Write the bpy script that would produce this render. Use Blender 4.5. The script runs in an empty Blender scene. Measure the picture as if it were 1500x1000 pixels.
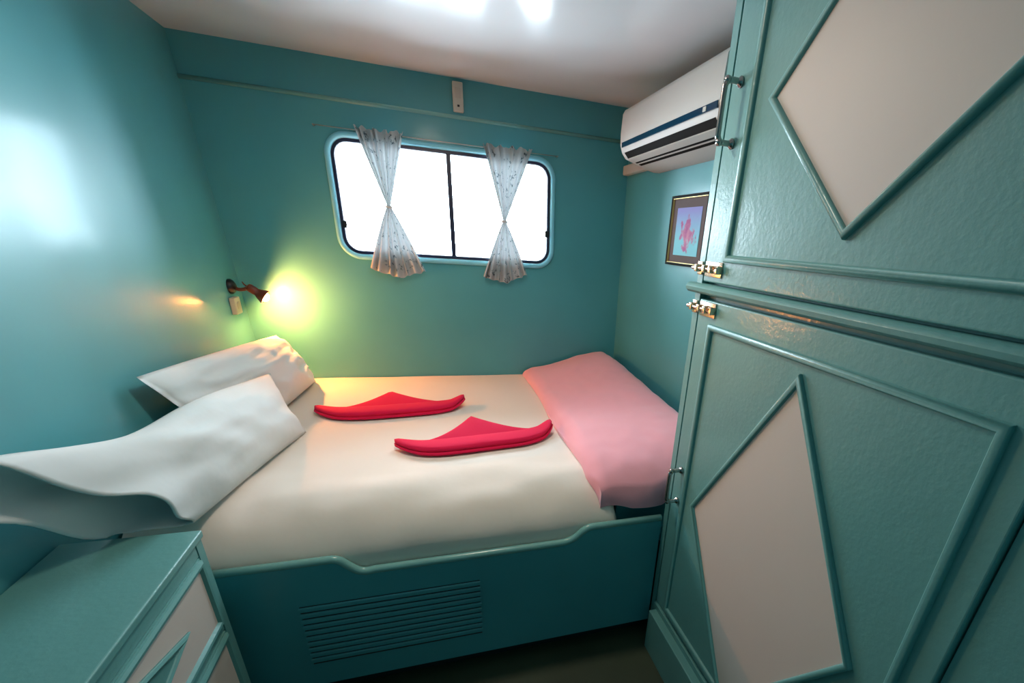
import bpy, bmesh, math, random
from mathutils import Vector, Matrix, noise
random.seed(7)
sc = bpy.context.scene
COL = sc.collection
PI = math.pi

# ------------------------------------------------------------------ materials
def new_mat(name):
    m = bpy.data.materials.new(name); m.use_nodes = True
    nt = m.node_tree
    return m, nt, nt.nodes['Principled BSDF']

def setp(p, **k):
    for a, v in k.items():
        n = {'color': 'Base Color', 'rough': 'Roughness', 'metal': 'Metallic', 'spec': 'Specular IOR Level',
             'coat': 'Coat Weight', 'coat_rough': 'Coat Roughness', 'sheen': 'Sheen Weight', 'trans': 'Transmission Weight'}[a]
        if a == 'color' and len(v) == 3: v = (*v, 1)
        p.inputs[n].default_value = v

def add_bump(nt, p, layers):
    """layers: (scale, strength, distance, detail)"""
    tc = nt.nodes.new('ShaderNodeTexCoord')
    prev = None
    for sca, st, di, de in layers:
        n = nt.nodes.new('ShaderNodeTexNoise'); n.inputs['Scale'].default_value = sca; n.inputs['Detail'].default_value = de
        nt.links.new(tc.outputs['Object'], n.inputs['Vector'])
        b = nt.nodes.new('ShaderNodeBump'); b.inputs['Strength'].default_value = st; b.inputs['Distance'].default_value = di
        nt.links.new(n.outputs['Fac'], b.inputs['Height'])
        if prev: nt.links.new(prev.outputs['Normal'], b.inputs['Normal'])
        prev = b
    nt.links.new(prev.outputs['Normal'], p.inputs['Normal'])
    return tc

def add_mottle(nt, p, c1, c2, scale, detail=4, lo=.3, hi=.7):
    tc = nt.nodes.new('ShaderNodeTexCoord')
    n = nt.nodes.new('ShaderNodeTexNoise'); n.inputs['Scale'].default_value = scale; n.inputs['Detail'].default_value = detail
    r = nt.nodes.new('ShaderNodeValToRGB')
    r.color_ramp.elements[0].position = lo; r.color_ramp.elements[0].color = (*c1, 1)
    r.color_ramp.elements[1].position = hi; r.color_ramp.elements[1].color = (*c2, 1)
    nt.links.new(tc.outputs['Object'], n.inputs['Vector']); nt.links.new(n.outputs['Fac'], r.inputs['Fac'])
    nt.links.new(r.outputs['Color'], p.inputs['Base Color'])

def paint(name, c, rough, layers, var=.06, broad=None):
    m, nt, p = new_mat(name)
    setp(p, color=c, rough=broad or rough, spec=.5)
    if broad: setp(p, coat=.3, coat_rough=rough)
    add_bump(nt, p, layers)
    if broad: nt.links.new(p.inputs['Normal'].links[0].from_socket, p.inputs['Coat Normal'])
    add_mottle(nt, p, [x * (1 - var) for x in c], [x * (1 + var) for x in c], 2.5)
    return m

TEAL = (.072, .340, .382)
M = {}
M['wall'] = paint('teal_wall_paint', TEAL, .2, [(2.2, .25, .03, 2), (45, .05, .002, 3)], broad=.5)
M['gloss'] = paint('glossy_teal_paint', (.120, .325, .310), .16, [(7, .18, .01, 2), (30, .05, .004, 2), (85, .20, .003, 3)], broad=.5)
M['board'] = paint('teal_bed_paint', TEAL, .22, [(5, .15, .01, 2), (70, .1, .002, 3)])
M['edge'] = paint('pale_teal_edge_highlight', (.20, .43, .40), .2, [(60, .08, .002, 2)])  # teal lightened for the beads: the light they catch is put into the colour
M['frame_blue'] = paint('pale_blue_window_paint', (.24, .66, .80), .3, [(60, .05, .001, 2)])
M['ceiling'] = paint('white_ceiling_panel', (.64, .655, .67), .17, [(3, .3, .02, 1)], .01); M['ceiling'].node_tree.nodes['Principled BSDF'].inputs['Specular IOR Level'].default_value = .17
M['panel'] = paint('cream_white_panel', (.66, .56, .50), .5, [(120, .06, .001, 2)], .02)
M['floor'] = paint('dark_olive_floor', (.045, .06, .035), .5, [(40, .2, .003, 4)], .3)
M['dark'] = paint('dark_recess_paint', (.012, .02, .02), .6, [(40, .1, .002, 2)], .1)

def cloth(name, c, rough=.9, wr=.25, sheen=.15, weave=900):
    m, nt, p = new_mat(name)
    setp(p, color=c, rough=rough, spec=.2, sheen=sheen)
    add_bump(nt, p, [(9, wr, .012, 3), (weave, .12, .0006, 1)])
    return m
M['sheet'] = cloth('white_cotton_sheet', (.80, .70, .62), wr=.16)
M['pillow'] = cloth('white_pillow_cotton', (.74, .79, .80), wr=.25)
M['pink'] = cloth('pink_fleece', (.86, .36, .42), wr=.2, sheen=.4, weave=400)
M['red'] = cloth('red_cotton', (.74, .008, .065), wr=.2, sheen=.05)

def simple(name, c, rough=.4, metal=0., bump=None):
    m, nt, p = new_mat(name)
    setp(p, color=c, rough=rough, metal=metal)
    add_bump(nt, p, bump or [(80, .04, .001, 2)])
    return m
M['ac'] = simple('off_white_plastic', (.50, .485, .45), .6)
M['ac_stripe'] = simple('blue_glossy_strip', (.006, .04, .085), .1)
M['black'] = simple('black_plastic', (.008, .008, .009), .4)
M['slot'] = simple('dark_vent_interior', (.012, .010, .008), .7)
M['slot'].node_tree.nodes['Principled BSDF'].inputs['Specular IOR Level'].default_value = .03
M['alu'] = simple('dark_navy_window_metal', (.012, .012, .045), .35)
M['chrome'] = simple('worn_chrome', (.38, .35, .33), .22, 1.)
M['brass'] = simple('pale_brass', (.80, .58, .42), .25, 1.)
M['copper'] = simple('red_brown_lamp_shade', (.16, .03, .012), .3, 0.)
M['beige'] = simple('beige_socket_plastic', (.75, .62, .45), .4)
M['switch'] = simple('grey_white_plastic', (.55, .55, .50), .4)
M['gold'] = simple('gilt_frame_edge', (.55, .42, .16), .35, .6)
M['mat_board'] = simple('taupe_mat_board', (.10, .075, .075), .8)
M['wire'] = simple('curtain_wire', (.45, .47, .45), .35, .6)
M['band'] = simple('cloth_band', (.55, .56, .55), .9)

# glass
m, nt, p = new_mat('window_glass'); M['glass'] = m
nt.nodes.remove(p)
tr = nt.nodes.new('ShaderNodeBsdfTransparent'); gl = nt.nodes.new('ShaderNodeBsdfGlossy'); gl.inputs['Roughness'].default_value = .02
fr = nt.nodes.new('ShaderNodeFresnel'); fr.inputs['IOR'].default_value = 1.45
mx = nt.nodes.new('ShaderNodeMixShader'); tr.inputs['Color'].default_value = (.96, .98, 1, 1)
nt.links.new(fr.outputs[0], mx.inputs[0]); nt.links.new(tr.outputs[0], mx.inputs[1]); nt.links.new(gl.outputs[0], mx.inputs[2])
nt.links.new(mx.outputs[0], nt.nodes['Material Output'].inputs['Surface'])

# curtain: thin printed cloth, lets light through
m, nt, p = new_mat('printed_sheer_cloth'); M['curtain'] = m
tc = nt.nodes.new('ShaderNodeTexCoord')
vo = nt.nodes.new('ShaderNodeTexVoronoi'); vo.inputs['Scale'].default_value = 34
no = nt.nodes.new('ShaderNodeTexNoise'); no.inputs['Scale'].default_value = 30; no.inputs['Detail'].default_value = 4
nt.links.new(tc.outputs['UV'], no.inputs['Vector'])
mxv = nt.nodes.new('ShaderNodeMixRGB'); mxv.inputs[0].default_value = .12
nt.links.new(tc.outputs['UV'], mxv.inputs[1]); nt.links.new(no.outputs['Color'], mxv.inputs[2])
nt.links.new(mxv.outputs[0], vo.inputs['Vector']); vo.inputs['Scale'].default_value = 13
rp = nt.nodes.new('ShaderNodeValToRGB')
e = rp.color_ramp.elements
e[0].position = .0; e[0].color = (.03, .035, .04, 1)
e[1].position = .30; e[1].color = (.50, .53, .54, 1)
x = rp.color_ramp.elements.new(.14); x.color = (.12, .15, .17, 1)
x = rp.color_ramp.elements.new(.22); x.color = (.26, .31, .33, 1)
nt.links.new(vo.outputs['Distance'], rp.inputs['Fac'])
df = nt.nodes.new('ShaderNodeBsdfDiffuse'); tl = nt.nodes.new('ShaderNodeBsdfTranslucent'); tp = nt.nodes.new('ShaderNodeBsdfTransparent')
nt.links.new(rp.outputs['Color'], df.inputs['Color'])
ml = nt.nodes.new('ShaderNodeMixRGB'); ml.blend_type = 'MULTIPLY'; ml.inputs[0].default_value = 1; ml.inputs[2].default_value = (.5, .5, .5, 1)
nt.links.new(rp.outputs['Color'], ml.inputs[1]); nt.links.new(ml.outputs[0], tl.inputs['Color'])
m1 = nt.nodes.new('ShaderNodeMixShader'); m1.inputs[0].default_value = .13
nt.links.new(df.outputs[0], m1.inputs[1]); nt.links.new(tl.outputs[0], m1.inputs[2])
m2 = nt.nodes.new('ShaderNodeMixShader'); m2.inputs[0].default_value = .004
nt.links.new(m1.outputs[0], m2.inputs[1]); nt.links.new(tp.outputs[0], m2.inputs[2])
nt.nodes.remove(p); nt.links.new(m2.outputs[0], nt.nodes['Material Output'].inputs['Surface'])

# picture print: pale blue ground with pink coral shapes
m, nt, p = new_mat('coral_print'); M['print'] = m
setp(p, rough=.6, spec=.15)
tc = nt.nodes.new('ShaderNodeTexCoord'); sp = nt.nodes.new('ShaderNodeSeparateXYZ')
nt.links.new(tc.outputs['Generated'], sp.inputs[0])
r1 = nt.nodes.new('ShaderNodeValToRGB')
r1.color_ramp.elements[0].color = (.20, .58, .70, 1); r1.color_ramp.elements[1].color = (.25, .27, .62, 1)
r1.color_ramp.elements[0].position = .35; r1.color_ramp.elements[1].position = .95
nt.links.new(sp.outputs['Z'], r1.inputs['Fac'])
nn = nt.nodes.new('ShaderNodeTexNoise'); nn.inputs['Scale'].default_value = 5; nn.inputs['Detail'].default_value = 5
nt.links.new(tc.outputs['Generated'], nn.inputs['Vector'])
r2 = nt.nodes.new('ShaderNodeValToRGB'); r2.color_ramp.elements[0].position = .35; r2.color_ramp.elements[1].position = .65
r2.color_ramp.elements[0].color = (.34, .09, .26, 1); r2.color_ramp.elements[1].color = (.55, .28, .42, 1)
nt.links.new(nn.outputs['Fac'], r2.inputs['Fac'])
# blob mask: distance from a centre, broken by noise
vd = nt.nodes.new('ShaderNodeVectorMath'); vd.operation = 'DISTANCE'; vd.inputs[1].default_value = (.0, .50, .42)
nt.links.new(tc.outputs['Generated'], vd.inputs[0])
ad = nt.nodes.new('ShaderNodeMath'); ad.operation = 'ADD'
nt.links.new(vd.outputs['Value'], ad.inputs[0]); nt.links.new(nn.outputs['Fac'], ad.inputs[1])
r3 = nt.nodes.new('ShaderNodeValToRGB'); r3.color_ramp.elements[0].position = .70; r3.color_ramp.elements[0].color = (1, 1, 1, 1)
r3.color_ramp.elements[1].position = .80; r3.color_ramp.elements[1].color = (0, 0, 0, 1)
nt.links.new(ad.outputs[0], r3.inputs['Fac'])
mm = nt.nodes.new('ShaderNodeMixRGB')
nt.links.new(r3.outputs['Color'], mm.inputs[0]); nt.links.new(r1.outputs['Color'], mm.inputs[1]); nt.links.new(r2.outputs['Color'], mm.inputs[2])
nt.links.new(mm.outputs[0], p.inputs['Base Color'])

def emit(name, c, s):
    m, nt, p = new_mat(name)
    setp(p, color=c); p.inputs['Emission Color'].default_value = (*c, 1); p.inputs['Emission Strength'].default_value = s
    return m
M['bulb'] = emit('glowing_bulb', (1, .33, .07), 2700)
M['dome'] = emit('lit_dome', (1, .80, .58), 2)

# ------------------------------------------------------------------ helpers
def link(name, verts, faces, mat, parent=None, smooth=False, loc=None, uvs=None, mats=None):
    me = bpy.data.meshes.new(name); me.from_pydata([tuple(v) for v in verts], [], faces)
    bm = bmesh.new(); bm.from_mesh(me)
    bmesh.ops.recalc_face_normals(bm, faces=bm.faces)
    if uvs is not None:
        ul = bm.loops.layers.uv.new('UVMap'); bm.verts.index_update()
        for f in bm.faces:
            for l in f.loops: l[ul].uv = uvs[l.vert.index]
    bm.to_mesh(me); bm.free()
    o = bpy.data.objects.new(name, me); COL.objects.link(o)
    me.materials.append(M[mat] if isinstance(mat, str) else mat)
    if smooth:
        for p in me.polygons: p.use_smooth = True
    if parent:
        o.parent = parent; o.matrix_parent_inverse = parent.matrix_world.inverted()
    return o

def auto_smooth(o, ang=35):
    me = o.data
    for p in me.polygons: p.use_smooth = True
    bm = bmesh.new(); bm.from_mesh(me)
    for e in bm.edges:
        e.smooth = len(e.link_faces) == 2 and e.calc_face_angle(0) < math.radians(ang)
    bm.to_mesh(me); bm.free()
    return o

class MB:
    def __init__(s): s.v = []; s.f = []
    def add(s, v, f):
        n = len(s.v); s.v += [Vector(a) for a in v]; s.f += [tuple(i + n for i in q) for q in f]; return s
    def box(s, x0, x1, y0, y1, z0, z1, b=0.):
        if b <= 0:
            v = [(x, y, z) for x in (x0, x1) for y in (y0, y1) for z in (z0, z1)]
            return s.add(v, [(0, 1, 3, 2), (4, 6, 7, 5), (0, 4, 5, 1), (2, 3, 7, 6), (0, 2, 6, 4), (1, 5, 7, 3)])
        bm = bmesh.new(); bmesh.ops.create_cube(bm, size=1)
        for q in bm.verts:
            q.co = Vector(((x0 + x1) / 2 + q.co.x * (x1 - x0), (y0 + y1) / 2 + q.co.y * (y1 - y0), (z0 + z1) / 2 + q.co.z * (z1 - z0)))
        bmesh.ops.bevel(bm, geom=bm.edges[:], offset=b, segments=3, affect='EDGES', profile=.5)
        bm.verts.index_update()
        s.add([q.co.copy() for q in bm.verts], [tuple(q.index for q in f.verts) for f in bm.faces]); bm.free(); return s
    def tube(s, pts, r, n=12, cap=True):
        pts = [Vector(p) for p in pts]; rs = r if isinstance(r, (list, tuple)) else [r] * len(pts)
        rings = []; up = None
        for i, p in enumerate(pts):
            t = (pts[min(i + 1, len(pts) - 1)] - pts[max(i - 1, 0)]).normalized()
            if up is None:
                up = Vector((0, 0, 1)) if abs(t.z) < .9 else Vector((0, 1, 0))
            a = t.cross(up).normalized(); up = a.cross(t).normalized()
            rings.append([p + a * rs[i] * math.cos(2 * PI * k / n) + up * rs[i] * math.sin(2 * PI * k / n) for k in range(n)])
        v = [q for rg in rings for q in rg]
        f = [(i * n + k, i * n + (k + 1) % n, (i + 1) * n + (k + 1) % n, (i + 1) * n + k) for i in range(len(pts) - 1) for k in range(n)]
        if cap: f += [tuple(range(n)), tuple(range((len(pts) - 1) * n, len(pts) * n))]
        return s.add(v, f)
    def lathe(s, origin, axis, prof, n=20):
        """prof: (distance along axis, radius)"""
        o = Vector(origin); ax = Vector(axis).normalized()
        return s.tube([o + ax * d for d, r in prof], [max(r, 1e-4) for d, r in prof], n)
    def prism(s, poly, fn, d0, d1):
        """poly 2D; fn(a,b,d)->3D"""
        n = len(poly)
        v = [fn(a, b, d0) for a, b in poly] + [fn(a, b, d1) for a, b in poly]
        f = [tuple(range(n)), tuple(range(n, 2 * n))] + [(i, (i + 1) % n, n + (i + 1) % n, n + i) for i in range(n)]
        return s.add(v, f)
    def sweep_frame(s, poly, prof, fn):
        """mitred moulding round a convex polygon. poly = outer outline (ccw); prof = (inset, height) list; fn(a,b,h)->3D"""
        n = len(poly)
        def inset(d):
            out = []
            for i in range(n):
                p0, p1, p2 = Vector(poly[i - 1]), Vector(poly[i]), Vector(poly[(i + 1) % n])
                e1 = (p1 - p0).normalized(); e2 = (p2 - p1).normalized()
                n1 = Vector((-e1.y, e1.x)); n2 = Vector((-e2.y, e2.x))
                b = (n1 + n2); k = d / (1 + n1.dot(n2))
                out.append(p1 + b * k)
            return out
        v = []
        for d, h in prof:
            v += [fn(q.x, q.y, h) for q in inset(d)]
        m = len(prof)
        f = [(j * n + i, j * n + (i + 1) % n, (j + 1) * n + (i + 1) % n, (j + 1) * n + i) for j in range(m - 1) for i in range(n)]
        f += [((m - 1) * n + i, (m - 1) * n + (i + 1) % n, (i + 1) % n, i) for i in range(n)]
        return s.add(v, f)
    def build(s, name, mat, parent=None, smooth=False, ang=None):
        o = link(name, s.v, s.f, mat, parent, smooth)
        if ang: auto_smooth(o, ang)
        return o

def tag(o, label=None, cat=None, group=None, kind=None):
    if label: o['label'] = label
    if cat: o['category'] = cat
    if group: o['group'] = group
    if kind: o['kind'] = kind
    return o

def thing(name, label, cat, loc, group=None):
    o = bpy.data.objects.new(name, None); COL.objects.link(o)
    o.location = loc; o.empty_display_size = .05
    bpy.context.view_layer.update()
    return tag(o, label, cat, group)

def rrect(x0, x1, z0, z1, r, n=10):
    out = []
    for cx, cz, a0 in ((x1 - r, z1 - r, 0), (x0 + r, z1 - r, 90), (x0 + r, z0 + r, 180), (x1 - r, z0 + r, 270)):
        for k in range(n + 1):
            a = math.radians(a0 + 90 * k / n); out.append((cx + r * math.cos(a), cz + r * math.sin(a)))
    return out

def loft(loops, close=False):
    """loops: list of equal-length 3D closed loops -> verts, faces"""
    n = len(loops[0]); v = [p for L in loops for p in L]; m = len(loops)
    f = [(j * n + i, j * n + (i + 1) % n, (j + 1) * n + (i + 1) % n, (j + 1) * n + i) for j in range(m - 1) for i in range(n)]
    if close: f += [((m - 1) * n + i, (m - 1) * n + (i + 1) % n, (i + 1) % n, i) for i in range(n)]
    return v, f

def sstep(a, b, x):
    t = max(0., min(1., (x - a) / (b - a))); return t * t * (3 - 2 * t)
def lerp(a, b, t): return a + (b - a) * t

# ------------------------------------------------------------------ the room
W, H, FL, YB = 1.95, 1.996, -.08, -3.25        # right wall x, ceiling z, floor z, rear wall y
def xl(z): return .0764 - .0457 * z             # left wall leans a little

tag(MB().box(-.2, W + .2, YB - .1, .15, FL - .05, FL).build('floor', 'floor'), kind='structure')
tag(MB().box(-.2, W + .2, YB - .1, .15, H, H + .05).build('ceiling', 'ceiling'), kind='structure')
tag(MB().prism([(xl(FL - .04), FL - .04), (xl(H + .04), H + .04), (-.2, H + .04), (-.2, FL - .04)], lambda a, b, d: (a, d, b), YB, .02).build('wall_left', 'wall'), kind='structure')
tag(MB().box(W, W + .08, YB, .02, FL - .04, H + .04).build('wall_right', 'wall'), kind='structure')
tag(MB().box(-.2, W + .2, YB - .08, YB, FL - .04, H + .04).build('wall_rear', 'wall'), kind='structure')

WX0, WX1, WZ0, WZ1, WR = .500, 1.524, 1.222, 1.708, .075     # clear opening of the window
N = 10
hole = rrect(WX0, WX1, WZ0, WZ1, WR, N)
x0, x1, z0, z1 = -.15, W + .1, FL - .04, H + .04
cx, cz = (WX0 + WX1) / 2, (WZ0 + WZ1) / 2
def outer_pt(i):
    q, k = divmod(i, N + 1); t = k / N
    if q == 0: return (x1, lerp(WZ1 - WR, z1, 2 * t)) if t < .5 else (lerp(x1, WX1 - WR, 2 * t - 1), z1)
    if q == 1: return (lerp(WX0 + WR, x0, 2 * t), z1) if t < .5 else (x0, lerp(z1, WZ1 - WR, 2 * t - 1))
    if q == 2: return (x0, lerp(WZ0 + WR, z0, 2 * t)) if t < .5 else (lerp(x0, WX0 + WR, 2 * t - 1), z0)
    return (lerp(WX1 - WR, x1, 2 * t), z0) if t < .5 else (x1, lerp(z0, WZ0 + WR, 2 * t - 1))
out = [outer_pt(i) for i in range(len(hole))]
v, f = loft([[(a, 0, b) for a, b in out], [(a, 0, b) for a, b in hole], [(a, .05, b) for a, b in hole], [(a, .05, b) for a, b in out]], True)
tag(link('wall_back', v, f, 'wall'), kind='structure')

# bead along the back wall, and the cove where the wall meets the ceiling
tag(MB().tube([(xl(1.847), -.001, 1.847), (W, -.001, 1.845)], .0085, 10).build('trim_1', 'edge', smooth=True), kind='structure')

# window: painted surround, dark metal frame, two sliding panes
win = bpy.data.objects.new('window_1', None); COL.objects.link(win); win.location = (cx, 0, cz); win['kind'] = 'structure'
bpy.context.view_layer.update()
def ringloop(d, y): # outline grown by d from the hole
    return [(a, y, b) for a, b in rrect(WX0 - d, WX1 + d, WZ0 - d, WZ1 + d, WR + d, N)]
v, f = loft([ringloop(.024, .0), ringloop(.023, -.010), ringloop(.017, -.017), ringloop(.008, -.018), ringloop(.001, -.012), ringloop(-.001, .03), ringloop(.012, .03)], True)
auto_smooth(link('window_surround', v, f, 'frame_blue', win), 50)
v, f = loft([ringloop(-.0015, .004), ringloop(-.014, .004), ringloop(-.017, .010), ringloop(-.017, .030), ringloop(-.0015, .030)], True)
auto_smooth(link('window_frame', v, f, 'alu', win), 50)
MB().box(1.004, 1.026, .006, .024, WZ0 + .013, WZ1 - .013, .002).build('mullion', 'alu', win)
def pane(xa, xb, y):
    n = rrect(xa, xb, WZ0 + .010, WZ1 - .010, .05, 6)
    return MB().prism(n, lambda a, b, d: (a, d, b), y, y + .004).build('pane', 'glass', win)
pane(WX0 + .010, 1.018, .016); pane(1.012, WX1 - .010, .023)
for xx, zz, s in ((WX0 + .017, 1.352, 1), (WX1 - .017, 1.375, -1)):
    MB().box(xx - .010, xx + .010, -.006, .008, zz - .016, zz + .016, .003).box(xx - .004, xx + .012 * s if s > 0 else xx + .004, -.012, -.004, zz - .006, zz + .006).build('catch', 'black', win) if s > 0 else \
    MB().box(xx - .010, xx + .010, -.006, .008, zz - .016, zz + .016, .003).box(xx - .012, xx + .004, -.012, -.004, zz - .006, zz + .006).build('catch', 'black', win)

# ------------------------------------------------------------------ curtains
ROD_Z = 1.738
rod = MB().tube([(.453, -.032, ROD_Z), (1.0, -.032, ROD_Z - .003), (1.551, -.032, ROD_Z - .001)], .0022, 8)
for xx in (.453, 1.551):
    rod.tube([(xx, -.034, ROD_Z), (xx, .0, ROD_Z)], .003, 8)
tag(rod.build('curtain_wire', 'wire', smooth=True), 'thin taut curtain wire stretched above the cabin window', 'curtain wire')

def curtain(label, top, cinch, bot, seed, ztop=1.748):
    """top (xl, xr), cinch (x, z), bot (xl, xr, zl, zm, zr)"""
    root = thing('curtain', label, 'curtain', (cinch[0], -.032, ROD_Z), 'tied curtains at the window')
    nu, nv = 72, 60; v = []; uv = []; rnd = random.Random(seed); ph = rnd.random() * 6
    for j in range(nv + 1):
        t = j / nv
        for i in range(nu + 1):
            u = i / nu
            zb = (lerp(bot[2], bot[3], u * 2) if u < .5 else lerp(bot[3], bot[4], u * 2 - 1))
            tc_ = .53
            if t < tc_:
                k = t / tc_
                w = (1 - k) ** 1.0
                w = .055 + .945 * w
                xc_ = lerp((top[0] + top[1]) / 2, cinch[0], k); hw = (top[1] - top[0]) / 2 * w
                z = lerp(ztop, cinch[1], k)
            else:
                k = (t - tc_) / (1 - tc_)
                w = .07 + .93 * k ** .9
                xc_ = lerp(cinch[0], (bot[0] + bot[1]) / 2, k); hw = (bot[1] - bot[0]) / 2 * w
                z = lerp(cinch[1], zb, k)
            s = 2 * u - 1
            x = xc_ + hw * s + .006 * w * math.sin(23 * u + ph)
            amp = .004 + .020 * min(w, 1) * (.7 + .3 * math.sin(5 * u + ph))
            if t < .04: amp *= .55
            y = -.036 - .006 - amp * math.sin(2 * PI * 6.5 * u + ph + .8 * math.sin(3 * t + ph)) - .012 * (1 - s * s) * (1 - w)
            z += (.006 * math.sin(31 * u + ph * 2) + .003 * math.sin(70 * u)) * max(0, 1 - t * 6)
            z += .004 * math.sin(2 * PI * 6.5 * u + ph) * (k if t > tc_ else 0)
            y = min(y, -.021)
            v.append((x, y, z)); uv.append((u * .9 + seed, t * 1.5))
    f = [(j * (nu + 1) + i, j * (nu + 1) + i + 1, (j + 1) * (nu + 1) + i + 1, (j + 1) * (nu + 1) + i) for j in range(nv) for i in range(nu)]
    link('curtain_cloth', v, f, 'curtain', root, True, uvs=uv)
    a = [(cinch[0] + .013 * math.cos(q * PI / 6), -.044 + .017 * math.sin(q * PI / 6), cinch[1] + .002 * math.sin(q)) for q in range(13)]
    MB().tube(a, .0045, 8, False).build('tie_band', 'band', root, True)
curtain('printed white curtain tied at its waist in front of the left window pane', (.612, .826), (.726, 1.440), (.606, .874, 1.160, 1.122, 1.160), 1)
curtain('printed white curtain tied at its waist in front of the right window pane', (1.170, 1.424), (1.274, 1.418), (1.150, 1.398, 1.145, 1.118, 1.168), 4)

# small switch box under the ceiling
o = thing('switch_box', 'small upright white switch box on the back wall just under the ceiling', 'switch', (1.073, 0, 1.92))
MB().box(1.050, 1.096, -.030, 0, 1.864, 1.978, .004).build('box', 'switch', o)
MB().box(1.060, 1.086, -.034, -.028, 1.915, 1.955, .002).build('rocker', 'ac', o)
MB().box(1.068, 1.078, -.033, -.029, 1.882, 1.890, .001).build('mark', 'black', o)

# ------------------------------------------------------------------ air conditioner on the right wall
ac = thing('air_conditioner', 'white wall mounted split air conditioner with a blue strip above the wardrobe side', 'air conditioner', (W, -.9, 1.78))
AY0, AY1 = -.42, -1.27
prof = [(W - .001, 1.895), (1.775, 1.895), (1.757, 1.888), (1.748, 1.872), (1.744, 1.80), (1.746, 1.755), (1.757, 1.727), (1.775, 1.707), (1.83, 1.690), (1.876, 1.676), (1.92, 1.668), (W - .001, 1.668)]
auto_smooth(MB().prism(prof, lambda a, b, d: (a, d, b), AY0, AY1).build('body', 'ac', ac), 40)
def on_prof(pa, pb, ya, yb, lift):
    """thin plate between two points of the section, lifted off the skin"""
    d = Vector((pb[0] - pa[0], pb[1] - pa[1])).normalized(); nrm = Vector((d.y, -d.x))
    if nrm.x > 0 and abs(nrm.x) > abs(nrm.y): nrm = -nrm
    if nrm.y > 0 and abs(nrm.y) >= abs(nrm.x): nrm = -nrm
    q = [Vector(pa) - nrm * .003, Vector(pb) - nrm * .003, Vector(pb) + nrm * lift, Vector(pa) + nrm * lift]
    return MB().prism([(p.x, p.y) for p in q], lambda a, b, dd: (a, dd, b), ya, yb)
on_prof((1.7450, 1.763), (1.7455, 1.744), AY0 - .025, AY1 + .015, .0022).build('accent_strip', 'ac_stripe', ac)
MB().box(1.741, 1.746, -1.19, -1.17, 1.747, 1.760, .001).build('display', 'switch', ac)
on_prof((1.7575, 1.7265), (1.7775, 1.7065), AY0 - .03, AY1 + .04, .0015).build('vent_slot', 'slot', ac)
on_prof((1.812, 1.6956), (1.822, 1.6925), AY0 - .03, AY1 + .05, .0015).build('vent_slot', 'slot', ac)
on_prof((1.832, 1.6894), (1.844, 1.6858), AY0 - .03, AY1 + .05, .0015).build('vent_slot', 'slot', ac)
on_prof((1.778, 1.7055), (1.809, 1.6965), AY0 - .03, AY1 + .045, .004).build('louver', 'ac', ac)
MB().box(1.915, W - .001, -.43, -.02, 1.690, 1.735, .006).build('pipe_cover', 'ac', ac)
M['acside'] = M['ac']

# ------------------------------------------------------------------ framed picture on the right wall
pic = thing('framed_picture', 'framed pink and blue print in a dark mat on the wall beside the wardrobe', 'picture', (W, -.79, 1.42))
PY0, PY1, PZ0, PZ1 = -.628, -.955, 1.283, 1.560
fnp = lambda a, b, h: (W - .001 - h, a, b)
outer = [(PY1, PZ0), (PY0, PZ0), (PY0, PZ1), (PY1, PZ1)]
MB().sweep_frame(outer, [(0, 0), (0, .016), (.006, .019), (.010, .016), (.012, .004), (.012, 0)], fnp).build('frame', 'black', pic)
MB().sweep_frame([(PY1 + .010, PZ0 + .010), (PY0 - .010, PZ0 + .010), (PY0 - .010, PZ1 - .010), (PY1 + .010, PZ1 - .010)], [(0, .006), (0, .0142), (.0025, .0142), (.004, .006)], fnp).build('gilt_lip', 'gold', pic)
MB().box(W - .008, W - .002, PY1 + .011, PY0 - .011, PZ0 + .011, PZ1 - .011).build('mat', 'mat_board', pic)
MB().box(W - .0095, W - .006, PY1 + .055, PY0 - .055, 1.325, 1.512).build('print', 'print', pic)

# ------------------------------------------------------------------ bed frame
YF = -1.511
bed = thing('bed_frame', 'teal built in bed base with a notched front board and louvred vent', 'bed', (1.0, -.75, FL))
zl_, zh_ = .417, .468
def smooth_pts(pts, n=8):
    out = []
    for i in range(len(pts) - 1):
        p0 = pts[max(i - 1, 0)]; p1 = pts[i]; p2 = pts[i + 1]; p3 = pts[min(i + 2, len(pts) - 1)]
        for k in range(n):
            t = k / n
            out.append(tuple(.5 * (2 * b + (c - a) * t + (2 * a - 5 * b + 4 * c - d) * t * t + (3 * b - a - 3 * c + d) * t ** 3) for a, b, c, d in zip(p0, p1, p2, p3)))
    return out + [pts[-1]]
BX0, BX1 = .245, 1.608
mid = smooth_pts([(.555, zh_), (.575, .461), (.597, .438), (.618, .419), (.640, .412), (.665, .414)], 4)
mid2 = smooth_pts([(1.235, .417), (1.262, .420), (1.290, .432), (1.312, .450), (1.335, .464), (1.36, .467)], 4)
topline = [(BX0, zh_ + .001)] + [(.40, zh_)] + mid + mid2 + [(BX1, zh_)]
poly = [(BX0, 0.), (BX1, 0.)] + topline[::-1]
auto_smooth(MB().prism(poly, lambda a, b, d: (a, d, b), YF, YF + .022).build('front_board', 'board', bed), 30)
MB().tube([(a, YF + .009, b + .001) for a, b in topline], .0125, 12).build('edge_bead', 'edge', bed, True)
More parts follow.
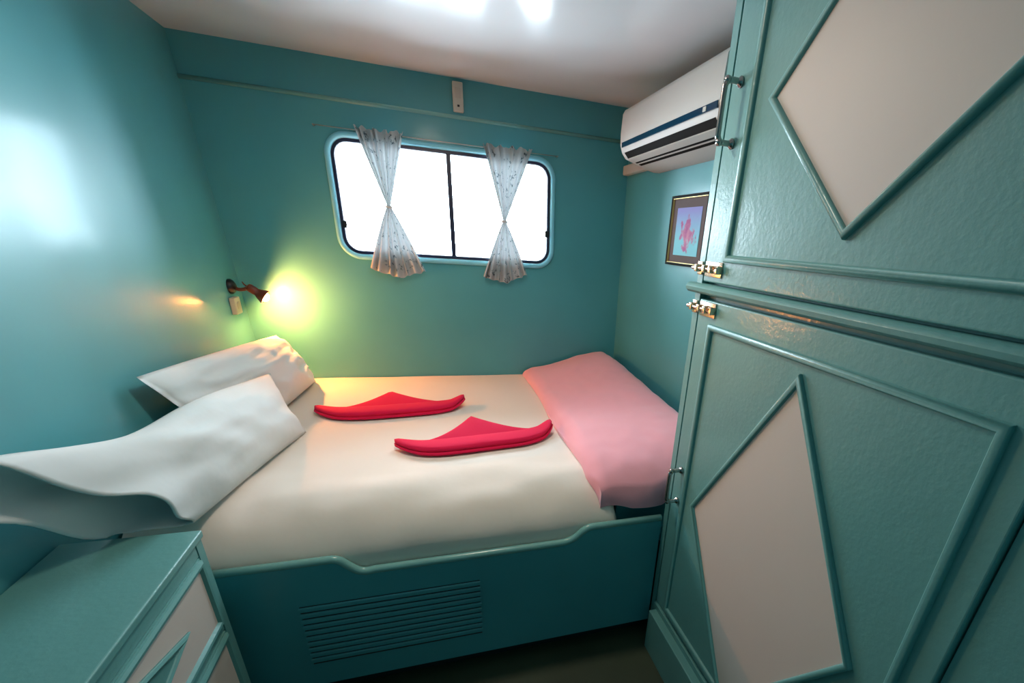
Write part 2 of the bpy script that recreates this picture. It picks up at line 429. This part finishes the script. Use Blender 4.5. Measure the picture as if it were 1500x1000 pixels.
# louvred vent cut in the board
vz = [.098 + i * .0225 for i in range(10)]
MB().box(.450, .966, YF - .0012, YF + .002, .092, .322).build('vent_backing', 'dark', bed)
for z in vz:
    MB().prism([(YF - .001, z + .019), (YF - .0035, z + .019), (YF - .0065, z + .017), (YF - .0065, z + .0045), (YF - .004, z + .003), (YF - .001, z + .003)], lambda a, b, d: (d, a, b), .448, .968).build('vent_slat', 'board', bed)
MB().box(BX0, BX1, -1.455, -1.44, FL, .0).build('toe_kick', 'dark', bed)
MB().box(.06, W - .003, -1.487, -.004, .36, .415).build('platform', 'board', bed)
MB().box(1.475, W - .003, -1.40, -.004, .415, .50).build('end_ledge', 'board', bed)
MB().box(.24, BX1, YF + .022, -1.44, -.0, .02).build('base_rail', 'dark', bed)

# ------------------------------------------------------------------ mattress in a fitted sheet
ZM = .600
def mat_z(x, y):
    """top surface height of the made-up mattress"""
    z = ZM + .010 * math.sin(min(1, max(0, (x - .1) / 1.3)) * PI) * math.sin(min(1, max(0, -y / 1.3)) * PI) * .5
    t = max(0., (-1.235 - y) / .258)
    if t > 0: z -= .175 * (1 - math.sqrt(max(0, 1 - min(t, 1) ** 2.2)))
    e = max(0., (x - (1.452 - .05)) / .05)
    if e > 0: z -= .05 * (1 - math.sqrt(max(0, 1 - min(e, 1) ** 2)))
    w = sstep(-1.0, -1.4, y)
    z += w * .011 * (noise.noise(Vector((x * 5, y * 9, 1.7))) + .5 * noise.noise(Vector((x * 13, y * 6, 4.2))))
    z += .0025 * noise.noise(Vector((x * 4, y * 4, 9)))
    return z
MX0, MX1, MY0, MY1 = .062, 1.452, -.006, -1.486
def grid_solid(name, fx, nx, ny, ztop, zbot, mat, parent=None):
    """closed slab over a param grid; fx(u,v)->(x,y); ztop/zbot(x,y,u,v)"""
    v = []
    for top in (1, 0):
        for j in range(ny + 1):
            for i in range(nx + 1):
                x, y = fx(i / nx, j / ny)
                v.append((x, y, (ztop if top else zbot)(x, y)))
    n = (nx + 1) * (ny + 1); f = []
    for j in range(ny):
        for i in range(nx):
            a = j * (nx + 1) + i
            f.append((a, a + 1, a + nx + 2, a + nx + 1)); f.append((n + a, n + a + nx + 1, n + a + nx + 2, n + a + 1))
    for i in range(nx):
        f.append((i, n + i, n + i + 1, i + 1)); a = ny * (nx + 1) + i; f.append((a, a + 1, n + a + 1, n + a))
    for j in range(ny):
        a = j * (nx + 1); b = a + nx + 1; f.append((a, b, n + b, n + a)); a += nx; b += nx; f.append((a, n + a, n + b, b))
    return auto_smooth(link(name, v, f, mat, parent), 60)
def ease(v):   # denser rows at the rounded front
    return v ** .75
mattress = thing('mattress', 'wide mattress in a cream white fitted sheet on the teal bed base', 'mattress', (.75, -.75, .415))
grid_solid('fitted_sheet', lambda u, v: (lerp(MX0, MX1, u), lerp(MY0, MY1, ease(v))), 90, 110, mat_z, lambda x, y: .4155, 'sheet', mattress)

# ------------------------------------------------------------------ pink blanket across the foot of the bed
def pink_top(x, y):
    z = .640 + .095 * sstep(1.36, 1.86, x) * (.55 + .45 * sstep(-1.2, -.2, y)) + .018 * sstep(1.36, 1.42, x)
    t = max(0., (-1.18 - y) / .315)
    if t > 0: z -= .135 * (1 - math.sqrt(max(0, 1 - min(t, 1) ** 2.2)))
    z += .006 * noise.noise(Vector((x * 7, y * 5, 3))) + .003 * noise.noise(Vector((x * 18, y * 15, 8)))
    e = max(0, (x - 1.83) / .06); z -= .03 * min(1, e) ** 2
    e = max(0, (1.385 - x) / .02); z -= .02 * min(1, e) ** 2
    e = max(0, (y + .06) / .035); z -= .02 * min(1, e) ** 2
    return z
def pink_bot(x, y):
    lo = mat_z(x, y) + .003 if x < 1.47 else .503
    if y < -1.395 or x < 1.47: lo = max(lo, min(mat_z(min(x, 1.40), y) + .003, pink_top(x, y) - .02))
    return min(lo, pink_top(x, y) - .012)
def pink_xy(u, v):
    x0_ = 1.366 + .008 * math.sin(v * 9) - .012 * v + .03 * sstep(.9, 1, v); x1_ = 1.885 - .02 * (1 - v) + .01 * math.sin(v * 7)
    x = lerp(x0_, x1_, u)
    y = lerp(-.028 + .006 * math.sin(u * 8), -1.474 + .012 * math.sin(u * 10 + 1) + .02 * u, ease(v)); return x, y
blk = thing('blanket', 'pink fleece blanket folded over the foot end of the mattress', 'blanket', (1.62, -.75, .60))
grid_solid('folded_fleece', pink_xy, 50, 80, pink_top, pink_bot, 'pink', blk)

# ------------------------------------------------------------------ pillows
def pillow(name, label, A, B, C, D, T, opening, seed, lump, group):
    """A far-bottom, B near-bottom, C near-top, D far-top (3D corners); T thickness; opening: near end left open as a slack sleeve"""
    A, B, C, D = map(Vector, (A, B, C, D))
    root = thing(name, label, 'pillow', (A + B) / 2, group)
    nrm = (B - A).cross(D - A).normalized()
    if nrm.x < 0: nrm = -nrm
    ns, nt_ = 70, 26; loops = []
    def surf(s, t, side):
        """side +1 front, -1 back; s 0..1 far->near, t 0..1 bottom->top"""
        if opening and side > 0: s = s * (1 - .12 * sstep(.0, .55, t) * sstep(.3, 1, s))
        p = A.lerp(B, s).lerp(D.lerp(C, s), t)
        a = abs(2 * t - 1)
        # edges pulled in between the corners
        es = 2 * s - 1
        pull = (-.012 if not opening else .025 * (1 - .7 * s)) * (1 - es * es)
        along = (D.lerp(C, s) - A.lerp(B, s))
        p = p + along * (pull * (1 - 2 * t))
        lenv = (B - A)
        if s < .5: p = p + lenv * (.05 * (1 - s * 2) ** 2 * (1 - a * a))
        prof_t = max(0, 1 - a ** 2.6) ** .62
        if opening:
            ps = max(0, 1 - (max(0, .42 - s) / .42) ** 2.4) ** .6
            ps *= lerp(1, .34, sstep(.55, .95, s))
        else:
            ps = max(0, 1 - abs(es) ** 3.0) ** .6
        h = T * .5 * prof_t * ps
        if not opening: h *= lerp(1, .4, sstep(.4, .85, s))
        q = p + nrm * (h * side * (1.15 if side > 0 else (.85 if not opening else .2 + .6 * sstep(.4, .7, s))))
        nz = noise.noise(Vector((s * 3.2 + seed, t * 2.6, side * 3.0))) * .020 + noise.noise(Vector((s * 8 + seed, t * 6, side * 5.0))) * .008
        cr = -abs(noise.noise(Vector((s * 4.5 + t * 3 + seed, t * 5 - s * 2, 2.0)))) * .022 * lump
        q = q + nrm * ((nz + cr) * min(1, prof_t * 1.3) * min(1, ps + .2)) * (1 if side > 0 else .3)
        if opening:
            k = sstep(.62, 1, s)
            # slack cloth of the open end sags and ripples
            q = q + Vector((.025 * side * math.sin(PI * t), 0, (-.055 if side > 0 else -.02) * math.sin(PI * t))) * k
            q.z -= .040 * math.exp(-((s - .62) / .17) ** 2) * t * t
            q = q + Vector((.012, 0, .016)) * k * math.sin(t * 11 + seed + side) * sstep(.05, .4, t) + nrm * (.010 * side * k * sstep(0, .06, t))
        # rest on the sheet and against the wall
        q.x = max(q.x, xl(q.z) + .004)
        lo = mat_z(q.x, q.y) + .004 if q.y > -1.47 else .50
        if q.y < -1.56 and q.x < .34: lo = max(lo, .662)
        q.z = max(q.z, lo)
        return q
    for i in range(ns + 1):
        s = i / ns
        lp = [surf(s, j / nt_, 1) for j in range(nt_ + 1)] + [surf(s, j / nt_, -1) for j in range(nt_ - 1, 0, -1)]
        loops.append(lp)
    v, f = loft(loops); n = len(loops[0])
    f.append(tuple(range(n)))
    if not opening: f.append(tuple(range(ns * n, (ns + 1) * n)))
    else:
        o2 = None
    o = link('pillowcase', v, f, 'pillow', root, True)
    if opening:
        md = o.modifiers.new('cloth', 'SOLIDIFY'); md.thickness = .004; md.offset = -1
        # the stuffed end of the pillow seen inside the sleeve
        lp = []
        for k in range(0, 9):
            s = .70 + .08 * math.sin(k / 8 * PI / 2)
            cen = sum((surf(.8, j / nt_, sd) for j in range(nt_ + 1) for sd in (1, -1)), Vector()) / (2 * (nt_ + 1))
            r = math.cos(k / 8 * PI / 2) * .80
            base = [surf(s, j / nt_, 1) for j in range(nt_ + 1)] + [surf(s, j / nt_, -1) for j in range(nt_ - 1, 0, -1)]
            c2 = sum(base, Vector()) / len(base)
            lp.append([c2 + (b - c2) * max(r, .02) for b in base])
        v, f = loft(lp); f.append(tuple(range(8 * n, 9 * n)))
        link('pillow_end', v, f, 'pillow', root, True)
    return root
pillow('pillow', 'white pillow in the corner beneath the lit wall lamp', (.285, -.08, .605), (.19, -.93, .605), (.07, -1.12, .915), (.150, -.06, .835), .22, False, 3.1, 1.2, 'bed pillows')
pillow('pillow', 'large white pillow with an open slack pillowcase end beside the bedside cabinet', (.385, -.82, .606), (.245, -1.45, .606), (.075, -1.90, .945), (.262, -.655, .80), .15, True, 8.4, .35, 'bed pillows')

# ------------------------------------------------------------------ folded red towels
def towel(label, lt, rt, peak, depth, seed):
    """lt/rt: left and right tips on the sheet; peak: top of the triangular fold; boat shaped fold"""
    lt, rt, peak = Vector(lt), Vector(rt), Vector(peak)
    root = thing('folded_towel', label, 'towel', (lt + rt) / 2, 'folded red towels')
    ax = (rt - lt); L = ax.length; ax.normalize(); fw = Vector((ax.y, -ax.x, 0))
    if fw.y > 0: fw = -fw
    n = 48
    # band: two stacked rolls (layers), ends lifted into pointed tips
    def band(name, off, hgt, dep, up, inset):
        loops = []
        for i in range(n + 1):
            u = i / n; s = 2 * u - 1
            e = 1 - abs(s) ** 5
            d = dep * (.28 + .72 * max(0, e) ** .7); h = hgt * (.40 + .60 * max(0, e) ** .6)
            lift = .012 * max(0, (abs(s) - .72) / .28) ** 1.5 + (.012 * max(0, (s - .8) / .2) if s > 0 else 0)
            bow = depth * .66 * (1 - abs(s) ** 4)
            c = lt + ax * (L * (inset + (1 - 2 * inset) * u)) + fw * (bow + off)
            z0_ = mat_z(c.x, c.y) + .003 + up + lift
            lp = []
            for k in range(14):
                a = 2 * PI * k / 14
                ca, sa = math.cos(a), math.sin(a)
                px = math.copysign(abs(ca) ** .7, ca) * d; pz = (math.copysign(abs(sa) ** .8, sa) + 1) * h / 2
                wob = .0025 * noise.noise(Vector((u * 9 + seed, k * .9, off * 30)))
                lp.append(c + fw * (px + wob) + Vector((0, 0, z0_ - c.z + pz + wob * .6)))
            loops.append(lp)
        v, f = loft(loops); m = 14; f += [tuple(range(m)), tuple(range(n * m, (n + 1) * m))]
        return link(name, v, f, 'red', root, True)
    band('lower_fold', .0, .016, .052, .0, .0)
    band('upper_fold', -.008, .028, .050, .008, .004)
    # triangular flap rising behind the band
    v = []; nu, nv = 30, 12
    pu = (peak - lt).dot(ax) / L
    for side in (0, 1):
        for j in range(nv + 1):
            t = j / nv
            for i in range(nu + 1):
                u = i / nu
                uu = .08 + .84 * u
                # top outline: concave to the peak
                if uu < pu: hgt = ((uu - .08) / (pu - .08)) ** 1.7
                else: hgt = ((.92 - uu) / (.92 - pu)) ** 1.6
                b = lt + ax * (L * uu) + fw * (depth * .66 * (1 - abs(2 * uu - 1) ** 4) - .03)
                b.z = mat_z(b.x, b.y) + .024
                pk = Vector((b.x, b.y, 0)) - fw * ((lt + ax * (L * pu) + fw * (depth * .5) - peak).dot(fw)) * hgt
                pk.z = lerp(mat_z(b.x, b.y) + .030, peak.z, hgt)
                q = b.lerp(pk, t)
                q.z = lerp(b.z, pk.z, math.sin(t * PI / 2) if True else t)
                q.z -= .010 * side
                q.z = max(q.z, mat_z(q.x, q.y) + .003 + (.003 if side == 0 else 0))
                v.append(q)
    c_ = (nu + 1) * (nv + 1); f = []
    for j in range(nv):
        for i in range(nu):
            a = j * (nu + 1) + i; f += [(a, a + 1, a + nu + 2, a + nu + 1), (c_ + a, c_ + a + nu + 1, c_ + a + nu + 2, c_ + a + 1)]
    for i in range(nu):
        a = nv * (nu + 1) + i; f += [(a, a + 1, c_ + a + 1, c_ + a), (i, c_ + i, c_ + i + 1, i + 1)]
    for j in range(nv):
        a = j * (nu + 1); b = a + nu + 1; f += [(a, b, c_ + b, c_ + a), (a + nu, c_ + a + nu, c_ + b + nu, b + nu)]
    link('peaked_flap', v, f, 'red', root, True)
towel('folded red towel with a peaked fold, lying nearer the window', (.375, -.600, ZM), (1.000, -.545, ZM), (.672, -.47, ZM + .055), .13, 1.)
towel('folded red towel with a peaked fold, lying nearer the front board', (.715, -1.035, ZM), (1.335, -.935, ZM), (1.005, -.87, ZM + .058), .13, 5.)

# ------------------------------------------------------------------ wall lamp and socket by the pillows
lamp = thing('wall_lamp', 'small lit reading lamp with a red brown shade on the left wall near the corner', 'lamp', (.03, -.13, 1.06))
xb = xl(1.065)
MB().lathe((xb, -.13, 1.063), (1, 0, 0), [(0, .032), (.010, .032), (.018, .026), (.026, .014), (.03, .0)], 20).build('wall_plate', 'black', lamp, ang=40)
MB().tube(smooth_pts([(xb + .02, -.13, 1.060), (.062, -.135, 1.052), (.085, -.138, 1.054), (.105, -.14, 1.062)], 4), .008, 10).build('arm', 'copper', lamp, True)
MB().tube([(.100, -.14, 1.064), (.088, -.138, 1.076), (.083, -.137, 1.086)], [.0035, .0035, .002], 8).build('thumb_screw', 'copper', lamp, True)
hd = Vector((.80, .05, -.60)).normalized(); h0 = Vector((.098, -.14, 1.068))
MB().lathe(h0, hd, [(0, .006), (.004, .015), (.012, .018), (.035, .018), (.042, .017), (.050, .022), (.078, .034), (.076, .030), (.052, .018), (.046, .004)], 24).build('shade', 'copper', lamp, ang=50)
bc = h0 + hd * .078
MB().lathe(h0 + hd * .055, hd, [(0, .008), (.004, .011), (.012, .016), (.022, .0185), (.031, .016), (.036, .009), (.038, .001)], 20).build('bulb', 'bulb', lamp, True)

sock = thing('wall_socket', 'square beige socket plate on the left wall below the reading lamp', 'socket', (xl(.985), -.16, .985))
xs = xl(.985)
MB().box(xs, xs + .022, -.188, -.118, .948, 1.020, .004).build('plate', 'beige', sock)
MB().lathe((xs + .020, -.153, .984), (1, 0, 0), [(0, .018), (.005, .018), (.006, .015), (.003, .001)], 20).build('socket_ring', 'beige', sock, ang=40)

# ------------------------------------------------------------------ bedside cabinet
cab = thing('bedside_cabinet', 'pale teal bedside cabinet with a cream diamond fronted drawer beside the pillows', 'cabinet', (.19, -2.0, FL))
CX1, CY0, CY1 = .310, -1.580, -2.62
MB().box(xl(.2) + .004, CX1 - .004, CY1, CY0 - .004, FL, .636).build('carcass', 'gloss', cab)
MB().box(xl(.6) + .003, CX1 + .007, CY1 - .01, CY0 + .003, .637, .656, .004).build('cabinet_top', 'gloss', cab)
fx = lambda a, b, h: (CX1 - .004 + h, a, b)
# face frame
MB().box(CX1 - .004, CX1 + .002, CY0 - .032, CY0 - .004, FL, .636).build('stile', 'gloss', cab)
MB().box(CX1 - .004, CX1 + .001, CY1, CY0 - .036, .375, .395).build('rail', 'gloss', cab)
MB().box(CX1 - .004, CX1 + .001, CY1, CY0 - .036, .604, .634).build('rail', 'gloss', cab)
for (za, zb) in ((.398, .602), (.165, .372)):
    dr = MB().box(CX1 - .004, CX1 + .004, CY1 + .05, CY0 - .040, za, zb).build('drawer', 'gloss', cab)
    ya, yb = CY1 + .055, CY0 - .043
    MB().sweep_frame([(ya, za + .003), (yb, za + .003), (yb, zb - .003), (ya, zb - .003)], [(0, .006), (0, .013), (.006, .017), (.013, .016), (.019, .009), (.019, .006)], fx).build('drawer_moulding', 'gloss', dr)
    MB().box(CX1 + .0035, CX1 + .0055, ya + .018, yb - .018, za + .020, zb - .020).build('drawer_panel', 'panel', dr)
    zc = (za + zb) / 2 + .002; yc = (ya + yb) / 2 + .10
    dia = [(yc - .24, zc), (yc, zc - .062), (yc + .235, zc), (yc, zc + .062)]
    MB().sweep_frame(dia, [(0, .009), (0, .015), (.006, .018), (.012, .015), (.014, .009)], fx).build('diamond_moulding', 'gloss', dr)
    MB().prism(dia, lambda a, b, d: (d, a, b), CX1 + .005, CX1 + .008).build('diamond_inset', 'gloss', dr)

# ------------------------------------------------------------------ wardrobe
XC = 1.612
wd = thing('wardrobe', 'tall built in teal wardrobe with two diamond panelled doors on the right', 'wardrobe', (1.78, -2.0, FL))
fc = lambda a, b, h: (XC - h, a, b)
DY0, DY1 = -1.548, -2.460                      # door edges
U0, U1, L0, L1 = 1.274, 1.984, .128, 1.228     # door heights
ca = MB()
ca.box(XC + .002, W - .002, -1.540, -1.512, FL, H - .002)                 # side panel with its face edge
ca.box(XC + .025, W - .002, -3.2, -1.540, FL, H - .002)                   # body behind the doors
ca.box(XC + .010, XC + .025, -3.2, DY1 - .004, FL, H - .002)              # far face
ca.build('carcass', 'gloss', wd)
dv = MB().prism([(XC + .026, U0 - .006), (XC - .008, U0 - .006), (XC - .016, U0 - .010), (XC - .020, U0 - .017), (XC - .018, U0 - .026), (XC - .010, U0 - .032), (XC + .026, U0 - .034)], lambda a, b, d: (a, d, b), -2.62, -1.490)
auto_smooth(dv.build('divider_shelf', 'gloss', wd), 40)
MB().box(XC - .034, XC + .004, -3.2, -1.565, FL, .100, .003).box(XC - .006, XC + .012, -3.2, -1.545, FL, .122, .003).build('plinth', 'gloss', wd)
MOLD = [(0, 0), (0, .006), (.0025, .0095), (.008, .011), (.0135, .0095), (.017, .005), (.018, 0)]
DMOLD = [(0, 0), (0, .007), (.003, .011), (.008, .0125), (.0125, .010), (.0155, .005), (.016, 0)]
def door(z0_, z1_, mo, dia, handle_z, bolt_z):
    d = MB().box(XC, XC + .022, DY1, DY0, z0_, z1_, .004).build('door', 'gloss', wd)
    MB().sweep_frame([(mo[0], mo[2]), (mo[1], mo[2]), (mo[1], mo[3]), (mo[0], mo[3])], MOLD, fc).build('door_moulding', 'gloss', d, ang=50)
    yc, zc, hy, hz = dia
    ol = [(yc - hy, zc), (yc, zc - hz), (yc + hy, zc), (yc, zc + hz)]
    MB().sweep_frame(ol, DMOLD, fc).build('diamond_moulding', 'gloss', d, ang=50)
    k = .018 / math.hypot(hy, hz); k = 1 - .013 * math.hypot(hy, hz) / (hy * hz)
    il = [(yc - hy * k, zc), (yc, zc - hz * k), (yc + hy * k, zc), (yc, zc + hz * k)]
    MB().prism(il, lambda a, b, e: (XC - e, a, b), -.001, .003).build('diamond_panel', 'panel', d)
    # bow handle with two posts
    hy0 = -1.590; a0, a1 = handle_z
    h = MB().tube(smooth_pts([(XC - .001, hy0, a0), (XC - .030, hy0, a0), (XC - .040, hy0, a0 + .008), (XC - .042, hy0, a0 + .02), (XC - .042, hy0, a1 - .02), (XC - .040, hy0, a1 - .008), (XC - .030, hy0, a1), (XC - .001, hy0, a1)], 5), .0068, 10)
    for a in (a0, a1):
        h.lathe((XC, hy0, a), (-1, 0, 0), [(0, .012), (.004, .012), (.008, .008), (.012, .006)], 14)
        h.lathe((XC - .030, hy0, a), (-1, 0, 0), [(0, .006), (.004, .0085), (.010, .0085), (.014, .005)], 12)
    h.build('handle', 'chrome', d, True)
    # barrel bolt across the door edge, keeper on the frame
    b = MB().box(XC - .003, XC, -1.640, -1.556, bolt_z - .019, bolt_z + .019, .001)
    b.tube([(XC - .010, -1.640, bolt_z), (XC - .010, -1.500, bolt_z)], .0055, 10)
    for yy in (-1.633, -1.600, -1.567):
        b.box(XC - .018, XC - .002, yy - .008, yy + .008, bolt_z - .010, bolt_z + .010, .003)
    b.tube([(XC - .012, -1.618, bolt_z), (XC - .026, -1.618, bolt_z + .008)], [.0035, .0045], 8)
    b.box(XC - .003, XC + .002, -1.538, -1.513, bolt_z - .017, bolt_z + .017, .001)
    b.box(XC - .018, XC - .002, -1.533, -1.518, bolt_z - .010, bolt_z + .010, .003)
    b.build('barrel_bolt', 'brass', d, ang=40)
    return d
door(U0, U1, (-2.405, -1.645, 1.327, 1.968), (-2.030, 1.654, .308, .268), (1.592, 1.714), 1.307)
door(L0, L1, (-2.412, -1.622, .150, 1.169), (-2.008, .629, .325, .502), (.590, .702), 1.204)

# ------------------------------------------------------------------ ceiling lamp just above the frame
cl = thing('ceiling_lamp', 'round lit ceiling lamp above the front edge of the bed', 'lamp', (0.95, -1.32, H))
MB().lathe((0.95, -1.32, H), (0, 0, -1), [(0, .11), (.018, .11), (.022, .10), (.022, .001)], 32).build('lamp_base', 'ac', cl, ang=40)
MB().lathe((0.95, -1.32, H - .022), (0, 0, -1), [(0, .095), (.012, .092), (.028, .075), (.038, .045), (.042, .002)], 32).build('diffuser', 'dome', cl, True)

# ------------------------------------------------------------------ light
w = bpy.data.worlds.new('overcast_sky'); sc.world = w; w.use_nodes = True
bg = w.node_tree.nodes['Background']
bg.inputs['Color'].default_value = (.77, .915, 1.0, 1); bg.inputs['Strength'].default_value = 34.0

def light(name, typ, loc, energy, color, rot=(0, 0, 0), **k):
    l = bpy.data.lights.new(name, typ); l.energy = energy; l.color = color
    for a, v in k.items(): setattr(l, a, v)
    o = bpy.data.objects.new(name, l); COL.objects.link(o); o.location = loc; o.rotation_euler = rot
    return o
po = light('window_portal', 'AREA', (cx, .048, cz), 1, (1, 1, 1), (-PI / 2, 0, 0), shape='RECTANGLE', size=1.04, size_y=.50)
po.data.cycles.is_portal = True
light('ceiling_lamp_light', 'AREA', (0.95, -1.32, H - .068), 7.5, (1, .85, .68), (0, 0, 0), shape='DISK', size=.17)

# ------------------------------------------------------------------ camera
R = [[0.945633419076275, -0.3183516696050431, 0.06655562474949495], [-0.07642051430797075, -0.41640333431556037, -0.9059625644383927], [0.3161286790517737, 0.8516222622915427, -0.41809350706560305]]
cam = bpy.data.cameras.new('camera'); co = bpy.data.objects.new('camera', cam); COL.objects.link(co)
right, up, back = Vector(R[0]), -Vector(R[1]), -Vector(R[2])
mw = Matrix((right, up, back)).transposed().to_4x4(); mw.translation = Vector((.89066, -2.78498, 1.352)); co.matrix_world = mw
cam.sensor_fit = 'HORIZONTAL'; cam.sensor_width = 36; cam.lens = 685.658 / 1500 * 36
cam.shift_x = (750 - 881.967) / 1500; cam.shift_y = (672.13 - 500) / 1500; cam.clip_start = .01
sc.camera = co

sc.view_settings.view_transform = 'Standard'; sc.view_settings.look = 'None'; sc.view_settings.gamma = 1; sc.view_settings.use_curve_mapping = False
sc.view_settings.exposure = 0.0
